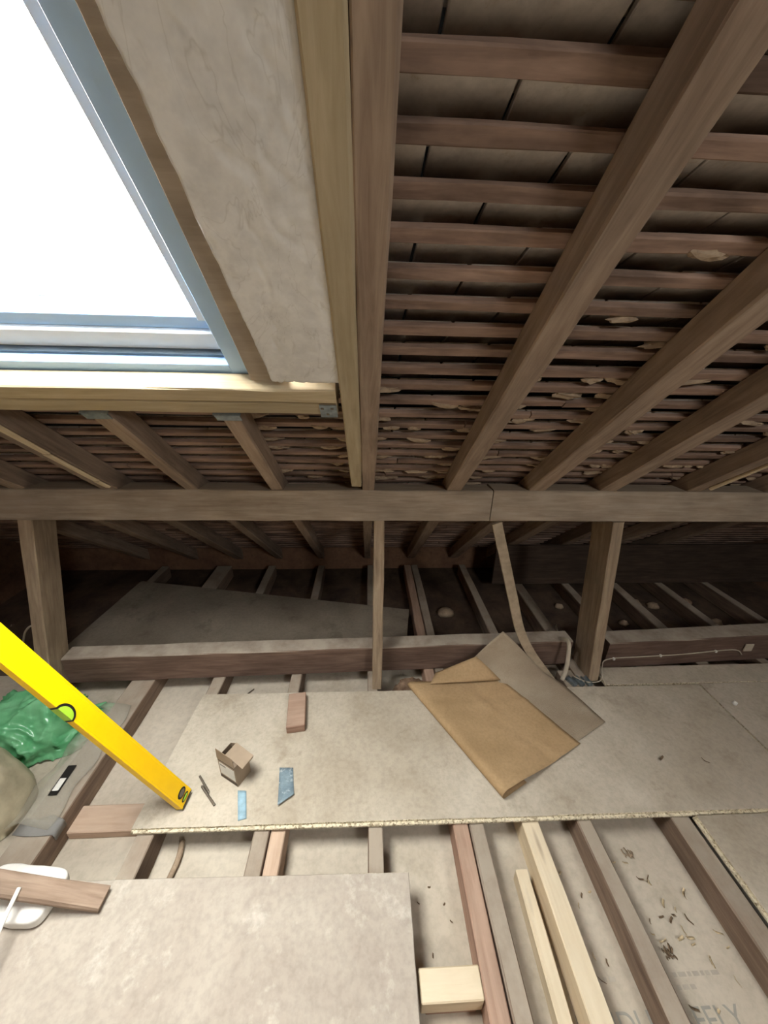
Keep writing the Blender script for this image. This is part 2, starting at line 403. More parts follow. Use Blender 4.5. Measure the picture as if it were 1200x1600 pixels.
# tiles
TW = .212; TL = .14; ang = math.atan(.034/.068)
tv, tf = bevel_mesh(*boxv(-TW/2+.003, TW/2-.003, -.001, TL-.001, 0, .011), .0018)
tme = bpy.data.meshes.new('tile'); tme.from_pydata([tuple(v) for v in tv], [], tf); tme.materials.append(M['tile'])
cand = []
for i, s in enumerate(sb):
    k0 = .09 if i % 2 == 0 else .197
    x = k0-TW*14+TW/2
    while x < XR:
        if XL+.1 < x < XR-.1 and any(a-.25 < x-TW/2 and x+TW/2-.03 < b+.05 for a, b in spans(s)):
            mt = Matrix.Translation(RPT(x, s, .0905+random.uniform(0, .002))) @ RM @ Matrix.Rotation(ang+random.uniform(-.015, .02), 4, 'X') @ Matrix.Rotation(random.uniform(-.015, .015), 4, 'Z')
            v = RPT(x, s, .1)-CAM; dz = v.dot(F)
            px = 600+564.5*v.dot(RR)/max(dz, .01); py = 800-564.5*v.dot(UU)/max(dz, .01)
            vis = dz > .05 and -60 < px < 1260 and -80 < py < 780
            cand.append((dz if vis else 100+dz, mt))
        x += TW
cand.sort(key=lambda c: c[0])
for d, mt in cand[:300]: link('tile', tme, mt, ceiling)
rest = join([([mt @ v for v in tv], tf) for d, mt in cand[300:]])
tag(mk('tile_field', *rest, 'tile', None, ceiling), None, None, None, 'stuff')
# lumps of old mortar lying on the battens
lm = []
for k in range(5):
    o = blob('mortar_lump', (0, 0, 0), (.035, .014, .009), .75, 1.9, 'mortar', 2, ceiling, None, k+3, False, False)
    lm.append(o.data); bpy.data.objects.remove(o)
for k in range(330):
    s = random.choice(sb[4:26]); gap = random.choice([(.04, .34), (.42, .71), (.80, 1.03), (1.12, 1.44), (1.52, 1.8), (-.35, -.06)])
    if gap[0] < 0 and s < .95: continue
    if s < .62 and random.random() < .85: continue
    x = random.uniform(*gap) if random.random() < .5 else gap[random.randint(0, 1)]*.97+.03*sum(gap)/2
    mt = Matrix.Translation(RPT(x, s+.016+random.uniform(-.004, .012), .0800)) @ RM @ Matrix.Rotation(random.uniform(-.25, .25), 4, 'Z') @ Matrix.Diagonal((random.uniform(.5, 1.5), random.uniform(.6, 1.1), random.uniform(.8, 1.5), 1))
    link('mortar_lump', random.choice(lm), mt, ceiling)
# roof slope behind the camera
def bslab(x0, x1, y0, y1):
    vs, fs = boxv(x0, x1, y0, y1, 0, 0)
    out = []
    for i, v in enumerate(vs): out.append(BPT(v[0], v[1], 0 if i < 4 else .06))
    return out, fs
rc = mk('ceiling', *join([bslab(XL, RW[0], YN-.1, RIDGE_Y), bslab(RW[1], XR, YN-.1, RIDGE_Y), bslab(RW[0], RW[1], YN-.1, RW[2]), bslab(RW[0], RW[1], RW[3], RIDGE_Y)]), 'wall')
w2 = empty('added_rear_window', BPT((RW[0]+RW[1])/2, RW[2], 0)); tag(w2, 'added unseen roof window in the rear slope, brightening rafters and plaster', None, None, 'structure')
for q in ((RW[0], RW[0]+.06, RW[2], RW[3]), (RW[1]-.06, RW[1], RW[2], RW[3]), (RW[0]+.06, RW[1]-.06, RW[2], RW[2]+.05), (RW[0]+.06, RW[1]-.06, RW[3]-.05, RW[3])):
    mk('window_frame', *bslab(*q), 'sash', None, w2)
gv = [BPT(x, y, o) for o in (.03, .036) for x, y in ((RW[0]+.05, RW[2]+.04), (RW[1]-.05, RW[2]+.04), (RW[1]-.05, RW[3]-.04), (RW[0]+.05, RW[3]-.04))]
mk('window_pane', gv, boxv(0, 1, 0, 1, 0, 1)[1], 'glass', None, w2)
tag(rc, 'dull brown rear roof slope behind the camera', None, None, 'structure')

# roof window
w1 = link('window_1', None, RO @ Matrix.Translation((( WX0+WX1)/2, WS1, .05))); tag(w1, 'bright white roof window over the attic', None, None, 'structure')
def rbox(name, x0, x1, s0, s1, o0, o1, mat, parent, bev=.0015): return box(name, x0, x1, s0, s1, o0, o1, mat, parent, bev, RO)
FW = .05
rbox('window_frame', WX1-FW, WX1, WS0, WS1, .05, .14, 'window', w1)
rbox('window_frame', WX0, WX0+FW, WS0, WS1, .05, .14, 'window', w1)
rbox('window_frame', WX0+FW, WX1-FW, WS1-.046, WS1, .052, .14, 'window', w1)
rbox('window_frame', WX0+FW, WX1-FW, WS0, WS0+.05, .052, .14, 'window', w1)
rbox('window_gasket', WX0+FW, WX1-FW, WS1-.054, WS1-.046, .075, .14, 'gasket', w1, 0)
SX0, SX1, SS0, SS1 = WX0+FW+.002, WX1-FW-.002, WS0+.055, WS1-.056
rbox('sash_rail', SX0, SX1, SS1-.05, SS1, .088, .15, 'sash', w1)
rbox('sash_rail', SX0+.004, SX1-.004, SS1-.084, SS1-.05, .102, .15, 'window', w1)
rbox('sash_rail', SX0, SX1, SS0, SS0+.045, .09, .15, 'sash', w1)
rbox('sash_stile', SX1-.036, SX1, SS0+.045, SS1-.084, .09, .15, 'sash', w1)
rbox('sash_stile', SX0, SX0+.036, SS0+.045, SS1-.084, .09, .15, 'sash', w1)
rbox('window_pane', SX0+.03, SX1-.03, SS0+.04, SS1-.08, .125, .131, 'glass', w1, 0)
rbox('flashing', SX0+.03, SX1-.03, SS1-.108, SS1-.105, .158, .163, 'sash', w1, 0)
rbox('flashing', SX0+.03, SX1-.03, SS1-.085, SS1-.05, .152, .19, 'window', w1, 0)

# ------------------------------------------------------------------ roof timbers
def rafter(x0, x1, s0, s1, label, mat='rafter', d=.075, o0=0.0, name='rafter', **kw):
    o = beam(name, RPT((x0+x1)/2, s0, o0), RPT((x0+x1)/2, s1, o0), x1-x0, d, mat, NV, **kw)
    return tag(o, label, 'rafter')
ST = -1.52; SE = 3.06
rafter(-.018, .034, ST, SE, 'long brown rafter running straight down beside the new pine timber')
rafter(.350, .414, ST, SE, 'brown rafter next to the right of the pine-lined central rafter')
rafter(.712, .786, ST, SE, 'third brown rafter right of the roof window')
rafter(1.035, 1.108, ST, SE, 'fourth brown rafter right of the roof window')
r5 = rafter(1.440, 1.503, ST, SE, 'brown rafter with a pale batten nailed under its edge')
beam('pale_batten', RPT(1.497, .98, -.014), RPT(1.497, 1.40, -.014), .016, .0135, 'pale', NV, parent=r5)
rafter(1.81, 1.87, ST, SE, 'far right rafter at the edge of the picture')
rafter(2.18, 2.24, ST, SE, 'dark rafter seen only below the purlin at far right')
rafter(-.405, -.355, .882, SE, 'cut old rafter just left of the central rafter, below the pine trimmer')
rafter(-.758, -.705, .882, SE, 'cut old rafter second left of the central rafter, below the pine trimmer')
r6 = rafter(-1.10, -1.03, ST, SE, 'brown rafter with broken pale laths along its lower edge')
for a, b in ((.93, 1.115), (1.12, 1.345), (1.352, 1.41)):
    beam('pale_lath', RPT(-1.047+random.uniform(-.003, .003), a, -.0095), RPT(-1.043, b, -.0095), .026, .009, 'pale', NV, parent=r6)
rafter(-1.46, -1.40, ST, SE, 'brown rafter at the far left edge')
rafter(-1.85, -1.79, ST, SE, 'dark rafter seen only below the purlin at far left')
tag(beam('rafter', RPT(-.0475, ST, -.002), RPT(-.0415, 1.405, -.002), .055, .085, 'pine', NV, taper=(1.1, .78)), 'new pale pine timber bolted along the central old rafter', 'rafter')

tr = empty('trimmer', RPT(-.55, .77, 0)); tag(tr, 'doubled new pine trimmer under the roof window', 'trimmer')
beam('trimmer_timber', RPT(-1.028, .797, 0), RPT(-.078, .797, 0), .052, .05, 'pine', NV, parent=tr)
beam('trimmer_timber', RPT(-1.028, .853, .002), RPT(-.078, .853, .002), .052, .075, 'pine', NV, parent=tr)
rbox('hanger_plate', -.125, -.079, .828, .884, -.003, -.001, 'galv', tr, 0)
rbox('hanger_plate', -.122, -.079, .880, .884, -.003, .07, 'galv', tr, 0)
for x in (-.38, -.731):
    rbox('hanger_plate', x-.04, x+.035, .8795, .8815, -.003, .05, 'galv', tr, 0)
    rbox('hanger_plate', x-.036, x+.032, .8815, .906, -.004, -.001, 'galv', tr, 0)
for x, s in ((-.118, .842), (-.092, .842), (-.105, .868)):
    rbox('nail_head', x-.004, x+.004, s-.004, s+.004, -.005, -.003, 'steel', tr, .001)

# rough plastered panel and window lining
ST_ = -1.52
def plaster():
    nx, ns = 44, 190; vs = []; fs = []
    for layer in (0, 1):
        for j in range(ns+1):
            s = -.36+(.747+.36)*j/ns
            t = (s-.19)/(.745-.19)
            xl = -.256+.030*t+.004*noise.noise((s*14, 3, 0))+.003*noise.noise((s*50, 3, 0)); u = (s-ST_)/(1.405-ST_); xr = -.0475+.006*u-.0275*(1.1-.32*u)-.0004
            for i in range(nx+1):
                x = xl+(xr-xl)*i/nx
                r = abs(noise.noise((x*30, s*16, 1)))
                cr = abs(noise.noise((x*11+.6*noise.noise((x*20, s*20, 7)), s*5+.5*noise.noise((x*18, s*18, 8)), 31)))
                dz = .006*noise.noise((x*9, s*7, 5))+.003*noise.noise((x*30, s*22, 15))+(.005 if r < .06 else 0)*max(0, noise.noise((x*8, s*6, 20))+.25)-.004*max(0, noise.noise((x*40, s*40, 2)))+.006*max(0, 1-cr/.05)
                vs.append((x, s+(.003*noise.noise((x*60, 0, 4)) if j == ns else 0), (.006+dz*.4) if layer == 0 else .022))
    N = (nx+1)*(ns+1); ix = lambda i, j: j*(nx+1)+i
    for j in range(ns):
        for i in range(nx):
            q = (ix(i, j), ix(i+1, j), ix(i+1, j+1), ix(i, j+1)); fs.append(q); fs.append(tuple(k+N for k in reversed(q)))
    bd = [ix(i, 0) for i in range(nx+1)]+[ix(nx, j) for j in range(1, ns+1)]+[ix(i, ns) for i in range(nx-1, -1, -1)]+[ix(0, j) for j in range(ns-1, 0, -1)]
    for k in range(len(bd)):
        a, b = bd[k], bd[(k+1) % len(bd)]; fs.append((a, b, b+N, a+N))
    o = mk('plaster_panel', vs, fs, 'plaster', RO, None, True)
    return tag(o, 'rough grey plastered panel between roof window and central rafter', 'panel')
plaster()
tag(rbox('window_lining', -.284, -.205, -.36, .766, .0235, .049, 'ply', None), 'brown wooden lining strip along the right of the roof window', 'lining')

# ------------------------------------------------------------------ purlin, posts, binders
PY = 1.470
pz = lambda x: -.004*x
tag(beam('purlin', (XL+.05, PY+.05, .893), (.552, PY+.05, .883), .10, .142, 'purlin', jit=.002), 'long horizontal purlin carrying the left-hand rafters', 'purlin')
tag(beam('purlin', (.556, PY+.05, .884), (XR-.05, PY+.05, .874), .10, .146, 'purlin', jit=.002), 'horizontal purlin length right of the dark splice', 'purlin')
def post(top, foot, w, d, label, mat='post'):
    a = Vector(foot); b = Vector(top); mt = None
    o = beam('post', a, b, w, d, mat, Vector((0, 1, 0)), jit=.0015)
    return tag(o, label, 'post')
# beam(): up = +Y so the section's height runs backwards from the front face
post((.058, 1.473, .888), (.056, 1.362, .002), .048, .075, 'slim upright post in the middle under the purlin')
post((1.166, 1.475, .876), (1.200, 1.385, .002), .052, .16, 'broad plank post near the right end under the purlin')
post((-1.449, 1.475, .890), (-1.555, 1.365, .002), .058, .125, 'wide plank post at the left, behind the yellow level')
def strut(pts, w, d):
    P = polyline(pts, 31); vs = []; fs = []
    for i, p in enumerate(P):
        t = (P[min(i+1, 30)]-P[max(i-1, 0)]).normalized(); sd = Vector((0, 1, 0)).cross(t).normalized(); bk = t.cross(sd)
        bk = bk if bk.y > 0 else -bk
        for a, b in ((-w/2, 0), (w/2, 0), (w/2, d), (-w/2, d)): vs.append(p-P[0]+sd*a+bk*b)
    for i in range(30):
        for j in range(4):
            a, b = i*4+j, i*4+(j+1) % 4; fs.append((a, b, b+4, a+4))
    fs += [(0, 1, 2, 3), (120, 121, 122, 123)]
    return mk('strut', vs, fs, 'lath', Matrix.Translation(P[0]))
tag(strut([(.592, 1.472, .872), (.659, 1.470, .672), (.726, 1.466, .470), (.793, 1.455, .270), (.872, 1.425, .13), (.975, 1.385, .002)], .045, .016), 'slim bent strut slanting from purlin down behind the brown paper', 'strut')
tag(beam('binder', (-1.50, 1.487, .001), (1.12, 1.550, .001), .088, .158, 'binder', jit=.002), 'dark binder beam across the joists with dusty top, left of the right post', 'beam')
tag(beam('binder', (1.30, 1.520, .001), (3.1, 1.600, .001), .10, .17, 'binder', jit=.002), 'dark binder beam right of the right post with a cable clipped on', 'beam')
tag(box('eaves_board', .95, XR-.02, 2.30, 2.325, .002, .33, 'eaves_shade', None, .003), 'broad dark board closing off the eaves at right', 'board')

# ------------------------------------------------------------------ floor joists
def joist(x0, x1, label, mat='joist', y0=-3.6, y1=2.6, z1=0.0, z0=ZC+.0005, skew=0.0):
    o = beam('joist', ((x0+x1)/2-skew*.5, y0, z0), ((x0+x1)/2+skew*.5, y1, z0), x1-x0, z1-z0, mat, jit=.0012)
    return tag(o, label, 'joist')
joist(-1.205, -1.085, 'wide joist at the left, running under the green bag and level')
joist(-.795, -.735, 'joist emerging under the left corner of the long chipboard')
joist(-.393, -.338, 'grey joist paired with a pale packing piece')
joist(.007, .060, 'single grey joist near the middle between the two big boards')
joist(.312, .366, 'reddish joist touching the pale noggin block', 'joist_red')
joist(.371, .424, 'grey joist close against the reddish one')
joist(.768, .822, 'dark joist with grey top right of the new pale joist')
joist(1.122, 1.192, 'joist edged by the front right chipboard')
joist(1.50, 1.56, 'joist seen behind the long chipboard, first right of the right post')
joist(1.87, 1.94, 'joist seen behind the long chipboard, second right of the right post')
joist(2.24, 2.30, 'joist at the far right edge in front of the binder')
joist(2.62, 2.68, 'dark joist behind the binder at the far right edge', y0=1.65)
joist(-1.64, -1.58, 'dark joist behind the left post', y0=1.52)
tag(beam('joist', (.598, -1.2, ZC+.0005), (.596, 1.30, ZC+.0005), .062, .0985, 'pale'), 'new pale pine joist between grey and dark joists', 'joist')
tag(beam('packing_piece', (-.309, -.5, ZC+.0005), (-.309, .95, ZC+.0005), .05, .094, 'noggin'), 'tan packing piece nailed beside the paired grey joist', 'timber')
tag(beam('batten_offcut', (.490, -.6, ZC+.0005), (.524, .655, ZC+.0005), .040, .06, 'pale'), 'thin pale batten lying beside the new pale joist', 'batten')
tag(box('noggin', -1.083, -.797, .825, .915, ZC+.0005, -.062, 'noggin', None, .003), 'flat pinkish noggin between the left wide joist and its neighbour', 'noggin')
tag(box('noggin', .143, .310, .383, .445, -.062, -.002, 'pale', None, .003), 'pale pine noggin block beside the near board', 'noggin')
kn = tag(box('noggin_packer', .16, .30, .39, .44, ZC+.0005, -.063, 'joist_red', None, .002), 'reddish packer hidden under the pale noggin block', 'timber')

# ------------------------------------------------------------------ boards
def board(name, quad, z0, t, label, mat='chip', tongue=None, cat='board'):
    """chipboard from four plan corners (counter-clockwise), with its own raw flecked edge"""
    q = [Vector((x, y)) for x, y in quad]; cx = sum(p.x for p in q)/4; cy = sum(p.y for p in q)/4
    loop = []
    for i in range(4):
        a, b = q[i], q[(i+1) % 4]; n = max(2, int((b-a).length/.03)); d = (b-a).normalized(); nr = Vector((d.y, -d.x))
        for k in range(n):
            p = a+(b-a)*k/n; w = .0015*noise.noise((p.x*30, p.y*30, i)); loop.append(p+nr*w)
    n = len(loop); vs = []; fs = []
    prof = [(0, t), (0, 0)]
    ins = .002
    c = Vector((cx, cy))
    for off, z in ((ins, t), (0, t-ins), (0, ins), (ins, 0)):
        for p in loop:
            d = (c-p).normalized(); pp = p+d*off; vs.append((pp.x-cx, pp.y-cy, z))
    for r in range(3):
        for k in range(n):
            a, b = r*n+k, r*n+(k+1) % n; fs.append((a, b, b+n, a+n))
    fs.append(tuple(range(n))); fs.append(tuple(range(3*n, 4*n)))
    o = mk(name, vs, fs, [mat, 'edge'], Matrix.Translation((cx, cy, z0)), None, False, lambda p: 0 if abs(p.normal.z) > .6 else 1)
    tag(o, label, cat)
    if tongue is not None:
        a, b = q[tongue], q[(tongue+1) % 4]; d = (b-a).normalized(); nr = Vector((d.y, -d.x))
        mid = (a+b)/2; mt = frame_m(Vector((mid.x, mid.y, z0)), Vector((d.x, d.y, 0)), Vector((0, 0, 1)))
        L = (b-a).length/2
        vs, fs = boxv(-L, L, -.009, .002, t*.15, t*.62)
        mk('tongue', *bevel_mesh(vs, fs, .0015), 'edge', mt, o)
    return o
b1 = board('chipboard_panel', [(-.812, .786), (1.725, .768), (1.727, 1.330), (-.795, 1.338)], .0015, .0205, 'long dusty chipboard panel across the middle under the brown paper', tongue=0)
board('chipboard_panel', [(1.24, 1.345), (3.0, 1.345), (3.0, 1.470), (1.24, 1.455)], .0015, .018, 'narrow chipboard strip behind the long panel at right', 'chip')
board('chipboard_panel', [(1.733, .785), (3.0, .785), (3.0, 1.338), (1.735, 1.338)], .0015, .0195, 'chipboard panel at the right edge, butting the long panel', 'chip')
board('chipboard_panel', [(1.205, -.5), (2.4, -.5), (2.4, .752), (1.205, .758)], .0015, .0205, 'chipboard panel at the lower right corner on the joist', 'chip', tongue=3)
board('chipboard_panel', [(-1.34, -.55), (.122, -.55), (.137, .637), (-1.34, .662)], .0015, .0205, 'near grey chipboard panel with plaster splashes at the bottom left', 'chip_near')
board('chipboard_panel', [(-1.70, 1.66), (.235, 1.66), (.285, 1.985), (-1.66, 2.36)], .0015, .018, 'dirty loose chipboard panel, toned down for shade, behind the binder', 'chip_dark')

# ------------------------------------------------------------------ spirit level
LD = Vector((-.32032, -.10623, .94133)).normalized()
lw = Vector((.70, .22, .55)); lw = (lw-LD*lw.dot(LD)).normalized()
E0 = Vector((-.664, .866, .052))
vd = CAM-(E0+LD*.4); vd = (vd-LD*vd.dot(LD)).normalized(); qd = (lw-vd*lw.dot(vd)).normalized(); ta = math.radians(25)
ln = vd*math.cos(ta)+qd*math.sin(ta); lw = qd*math.cos(ta)-vd*math.sin(ta)        # face turned up, lower edge showing
E0.z = .0228-min(sy*.031*lw.z+sz*.0125*ln.z for sy in (-1, 1) for sz in (-1, 1))
LM = Matrix(((LD.x, lw.x, ln.x, E0.x), (LD.y, lw.y, ln.y, E0.y), (LD.z, lw.z, ln.z, E0.z), (0, 0, 0, 1)))
lv = link('spirit_level', None, LM); tag(lv, 'long yellow spirit level leaning up from the board to the left', 'level')
hw, th = .031, .0125
pr = [(-hw, -th), (hw, -th), (hw, th), (hw-.006, th), (hw-.0075, th-.0015), (-hw+.0075, th-.0015), (-hw+.006, th), (-hw, th)]
vs = [(x, y, z) for x in (.006, 1.194) for y, z in pr]; n = len(pr)
fs = [(k, (k+1) % n, (k+1) % n+n, k+n) for k in range(n)]+[tuple(range(n)), tuple(range(n, 2*n))]
mk('body', vs, fs, 'yellow', LM, lv)
for x in (0, 1.194):
    v, f = boxv(x, x+.006, -hw+.0005, hw-.0005, -th+.0005, th-.0005); mk('end_cap', *bevel_mesh(v, f, .002), 'black', LM, lv)
def disc(name, cx, cy, rx, ry, z0, z1, mat, a0=0, a1=2*math.pi, parent=None, inner=0.0):
    k = 20; vs = []; fs = []
    for z in (z0, z1):
        for i in range(k+1):
            a = a0+(a1-a0)*i/k; vs.append((cx+rx*math.cos(a), cy+ry*math.sin(a), z))
    fs = [(i, i+1, i+k+2, i+k+1) for i in range(k)]+[tuple(range(k+1)), tuple(range(k+1, 2*k+2)), (k, 0, k+1, 2*k+1)]
    return mk(name, vs, fs, mat, LM, parent)
vh = disc('vial_housing', .600, -hw-.0006, .034, .026, -th-.0006, th+.0008, 'black', 0, math.pi, lv)
disc('vial', .600, -hw-.001, .027, .019, -th-.001, th+.0022, 'vial', 0, math.pi, vh)
vh = disc('vial_housing', .044, .004, .0125, .020, -th, th+.0006, 'black', 0, 2*math.pi, lv)
disc('vial', .044, .004, .0085, .014, -th, th+.0016, 'steel', 0, 2*math.pi, vh)
vh = disc('vial_housing', .020, .002, .0065, .018, -th, th+.0006, 'black', 0, 2*math.pi, lv)
disc('vial', .020, .002, .003, .013, -th, th+.0016, 'vial', 0, 2*math.pi, vh)
tag(beam('prop', (-1.16, .42, .024), (-1.104, .80, 1.56), .047, .07, 'pine', (0, 1, 0)), 'slanting pine prop at the left that the level leans on', 'timber')

# ------------------------------------------------------------------ small things on the long panel
BT = .0222
tag(box('wood_block', -.040, .040, -.088, .088, 0, .042, 'joist_red', None, .003, Matrix.Translation((-.318, 1.212, BT)) @ Matrix.Rotation(.12, 4, 'Z')), 'short reddish timber offcut at the back of the long panel', 'offcut')
# carton
CA = Vector((-.488, .909, BT)); CB = Vector((-.569, .954, BT)); CD = Vector((-.455, .968, BT))
ux = (CB-CA).normalized(); uy = Vector((-ux.y, ux.x, 0)); uy = uy if uy.dot(CD-CA) > 0 else -uy
CM = Matrix(((ux.x, uy.x, 0, CA.x), (ux.y, uy.y, 0, CA.y), (0, 0, 1, CA.z), (0, 0, 0, 1)))
ct = link('carton', None, CM); tag(ct, 'small open cardboard carton with dark printed band', 'box')
W_, D_, H_ = .090, .066, .108; t_ = .0012
mk('body', *join([boxv(0, W_, 0, t_, 0, H_), boxv(0, W_, D_-t_, D_, 0, H_), boxv(0, t_, t_, D_-t_, 0, H_), boxv(W_-t_, W_, t_, D_-t_, 0, H_), boxv(t_, W_-t_, t_, D_-t_, 0, t_)]), 'card', CM, ct)
def flap(vs): 
    v = [Vector(p) for p in vs]; n = (v[1]-v[0]).cross(v[3]-v[0]).normalized()*t_
    mk('flap', v+[p+n for p in v], [(0, 1, 2, 3), (7, 6, 5, 4), (0, 1, 5, 4), (1, 2, 6, 5), (2, 3, 7, 6), (3, 0, 4, 7)], 'card', CM, ct)
flap([(0, .0, H_), (W_, .0, H_), (W_-.002, .0002, H_+.052), (.002, .0002, H_+.048)])
flap([(W_*.62, D_, H_+.022), (W_*.62, .012, H_+.022), (-.030, .010, H_+.006), (-.030, D_, H_+.006)])
flap([(.002, D_, H_), (W_-.003, D_, H_), (W_*.62, D_-.001, H_+.020), (.01, D_-.001, H_+.014)])
flap([(-.030, .010, H_+.005), (-.030, D_, H_+.005), (-.026, D_-.004, H_-.008), (-.026, .014, H_-.008)])
def decal(x0, x1, z0, z1, mat, nm): mk(nm, *boxv(x0, x1, -.0006, -.0001, z0, z1), mat, CM, ct)
decal(.002, W_-.002, H_+.010, H_+.040, 'print', 'printed_band'); decal(.006, W_-.006, .026, .088, 'label', 'label'); decal(.001, W_-.001, .004, .018, 'print', 'printed_band'); decal(.001, W_-.001, .098, .101, 'print', 'printed_line')
random.seed(5)
for z, h in ((H_+.031, .004), (H_+.020, .005)):
    x = .010
    while x < .078:
        w = random.uniform(.004, .012); mk('lettering', *boxv(x, min(x+w, .082), -.0010, -.0006, z-h/2, z+h/2), 'card', CM, ct); x += w+.003
decal(.052, .080, .066, .072, 'print', 'label_print') if False else mk('label_print', *boxv(.05, .08, -.0010, -.0006, .074, .082), 'ink', CM, ct)
# strips and drill bits
def strip(name, quad, t, mat, label, cat, bend=0.0):
    a, b, c, d = [Vector((x, y, BT)) for x, y in quad]; rows = []
    for i in range(9):
        u = i/8; l = lerp(a, d, u); r = lerp(b, c, u)
        z = t+bend*max(0, (u-.55))**2*4+.0006*math.sin(u*7)
        rows.append([lerp(l, r, k/3)+Vector((0, 0, z+.0002)) for k in range(4)])
    return tag(sheet(name, rows, -t if False else t, mat), label, cat)
strip('metal_strip', [(-.346, .976), (-.292, .974), (-.270, .872), (-.322, .836)], .0015, 'blue', 'blue-grey metallic strip with white specks on the long panel', 'strip', .012)
strip('foam_strip', [(-.484, .895), (-.452, .893), (-.424, .803), (-.452, .797)], .004, 'lightblue', 'pale blue strip nearest the front edge of the long panel', 'strip')
def bit(a, b, r, label):
    a = Vector(a); b = Vector(b); mt = frame_m(a, b-a, Vector((0, 0, 1))); L = (b-a).length; n = 40; vs = []; fs = []
    for i in range(n+1):
        x = L*i/n; tip = min(1, (L-x)/.008+.05)
        for j in range(8):
            an = 2*math.pi*j/8; tw = an+(x*260 if x > L*.35 else 0)
            k = (1-.3*(abs(math.sin(an)) > .8)) if x > L*.35 else .95
            vs.append((x, r*k*tip*math.cos(tw), r*k*tip*math.sin(tw)+r))
    for i in range(n):
        for j in range(8):
            p, q = i*8+j, i*8+(j+1) % 8; fs.append((p, q, q+8, p+8))
    fs += [tuple(range(8)), tuple(range(n*8, n*8+8))]
    tag(mk('drill_bit', vs, fs, 'steel', mt, None, True), label, 'drill bit')
bit((-.648, .952, BT), (-.585, .888, BT), .0042, 'thin drill bit lying further from the front edge')
bit((-.552, .848, BT), (-.628, .918, BT), .0048, 'drill bit lying nearer the front edge beside its twin')

# ------------------------------------------------------------------ brown paper and grey sheet
pp = empty('brown_paper', (.58, 1.1, BT)); tag(pp, 'folded brown kraft paper sheet with rolled left edge', 'paper')
A_, B_, C_, D2 = Vector((.225, 1.352, 0)), Vector((.528, .838, 0)), Vector((.925, 1.033, 0)), Vector((.690, 1.392, 0))
rows = []; Z0 = BT+.0025; NV_ = 28
for i in range(NV_+1):
    v = i/NV_; L = lerp(A_, B_, v); Rr = lerp(D2, C_, v); W = Rr-L; wl = W.length; u = W.normalized(); r = .018+.006*v
    row = []
    for k in range(5): row.append(L+u*(.11-.11*k/4)+Vector((0, 0, Z0+.0006)))
    for k in range(1, 9):
        a = -math.pi/2-math.pi*k/8; row.append(L+u*(r*math.cos(a))+Vector((0, 0, Z0+r+r*math.sin(a))))
    for k in range(1, 25):
        t = k/24; x = wl*t
        z = Z0+2*r*(1-t)**1.6+.010*t*(.6+.4*math.sin(v*5))+.0035*noise.noise((t*4, v*5, 3))-.004*math.exp(-((t-.62)/.05)**2)+.005*math.exp(-((t-.45-.25*v)/.025)**2)*min(1, v*2)+.004*math.exp(-((v-.28-.1*t)/.03)**2)
        if v > .9: z += .004*math.sin(t*9)*(v-.9)*10
        row.append(L+u*x+Vector((0, 0, max(z, Z0+.003))))
    rows.append(row)
mk_paper = sheet('paper_sheet', rows, .0009, 'kraft', pp)
# back flap folded up against the binder
L0, L1 = Vector((.318, 1.335, Z0+.036)), Vector((.688, 1.365, Z0+.020))
T0, T1 = Vector((.358, 1.412, .052)), Vector((.572, 1.440, .130))
rows = []
for i in range(9):
    v = i/8; rows.append([lerp(lerp(L0, L1, k/10), lerp(T0, T1, k/10) if v < 2 else 0, v)+Vector((0, -.02*v*(1-v), .006*math.sin(math.pi*v))) for k in range(11)])
sheet('folded_flap', rows, .0009, 'kraft', pp)
T2 = Vector((.690, 1.405, Z0+.022))
rows = [[lerp(lerp(T0, T1, k/8), lerp(L1, L1, k/8), i/8)+Vector((0, -.003, .004)) for k in range(9)] for i in range(8)]
ea = polyline([(.702, 1.462, .271), (.775, 1.448, .205), (.850, 1.425, .132), (.925, 1.395, .062), (.995, 1.350, .036), (1.045, 1.25, .033), (1.095, 1.128, .032)], 25)
eb = polyline([(.560, 1.440, .120), (.600, 1.425, .085), (.640, 1.405, .055), (.690, 1.35, .030), (.75, 1.25, .0262), (.82, 1.13, .0255), (.90, 1.035, .0255)], 25)
rows = []
for a, b in zip(ea, eb):
    rows.append([lerp(b, a, k/12)+Vector((0, 0, .006*math.sin(math.pi*k/12)*(1 if b.z > .04 else .15))) for k in range(13)])
tag(sheet('grey_sheet', rows, .0012, 'mesh', None, .002), 'grey-brown textured sheet under the brown paper, leaning on the binder', 'sheet')

# ------------------------------------------------------------------ left corner: bag, sack, film, plank, foam, rod
def bag():
    o = blob('plastic_bag', (-1.50, 1.245, -.098), (.255, .150, .205), .10, 1.6, 'green', 6, None, 0.002, 2)
    for v in o.data.vertices:
        p = v.co.copy(); d = p.normalized(); w = Vector((noise.noise(p*5), noise.noise(p*5+Vector((9, 0, 0))), 0))*.12
        f1 = (1-abs(noise.noise((p+w)*7+Vector((5, 2, 1)))))**5; f2 = (1-abs(noise.noise((p+w)*15+Vector((1, 7, 3)))))**6
        p += d*(.035*f1+.020*f2-.014)
        if p.x > .15 and p.z < .12: p.x += (p.x-.15)*.35; p.z *= .75; p.y += .05*(p.x-.15)/.1
        p.z = max(p.z, .002)
        v.co = p
    return tag(o, 'crumpled green plastic bag at the left behind the yellow level', 'bag')
bag()
tag(blob('sack', (-1.535, .905, -.098), (.235, .19, .33), .05, 2.2, 'sack', 5, None, .002, 4), 'beige plastic sack at the left edge below the green bag', 'sack')
rows = []
for i in range(22):
    y = .80+.50*i/21
    rows.append([Vector((-1.105-.20*k/12+.01*math.sin(i*.8), y+.04*k/12, .006 if k < 7 else .006-.012*(k-7)))+Vector((0, 0, .004*noise.noise((k*.6, i*.5, 2))+.002)) for k in range(13)])
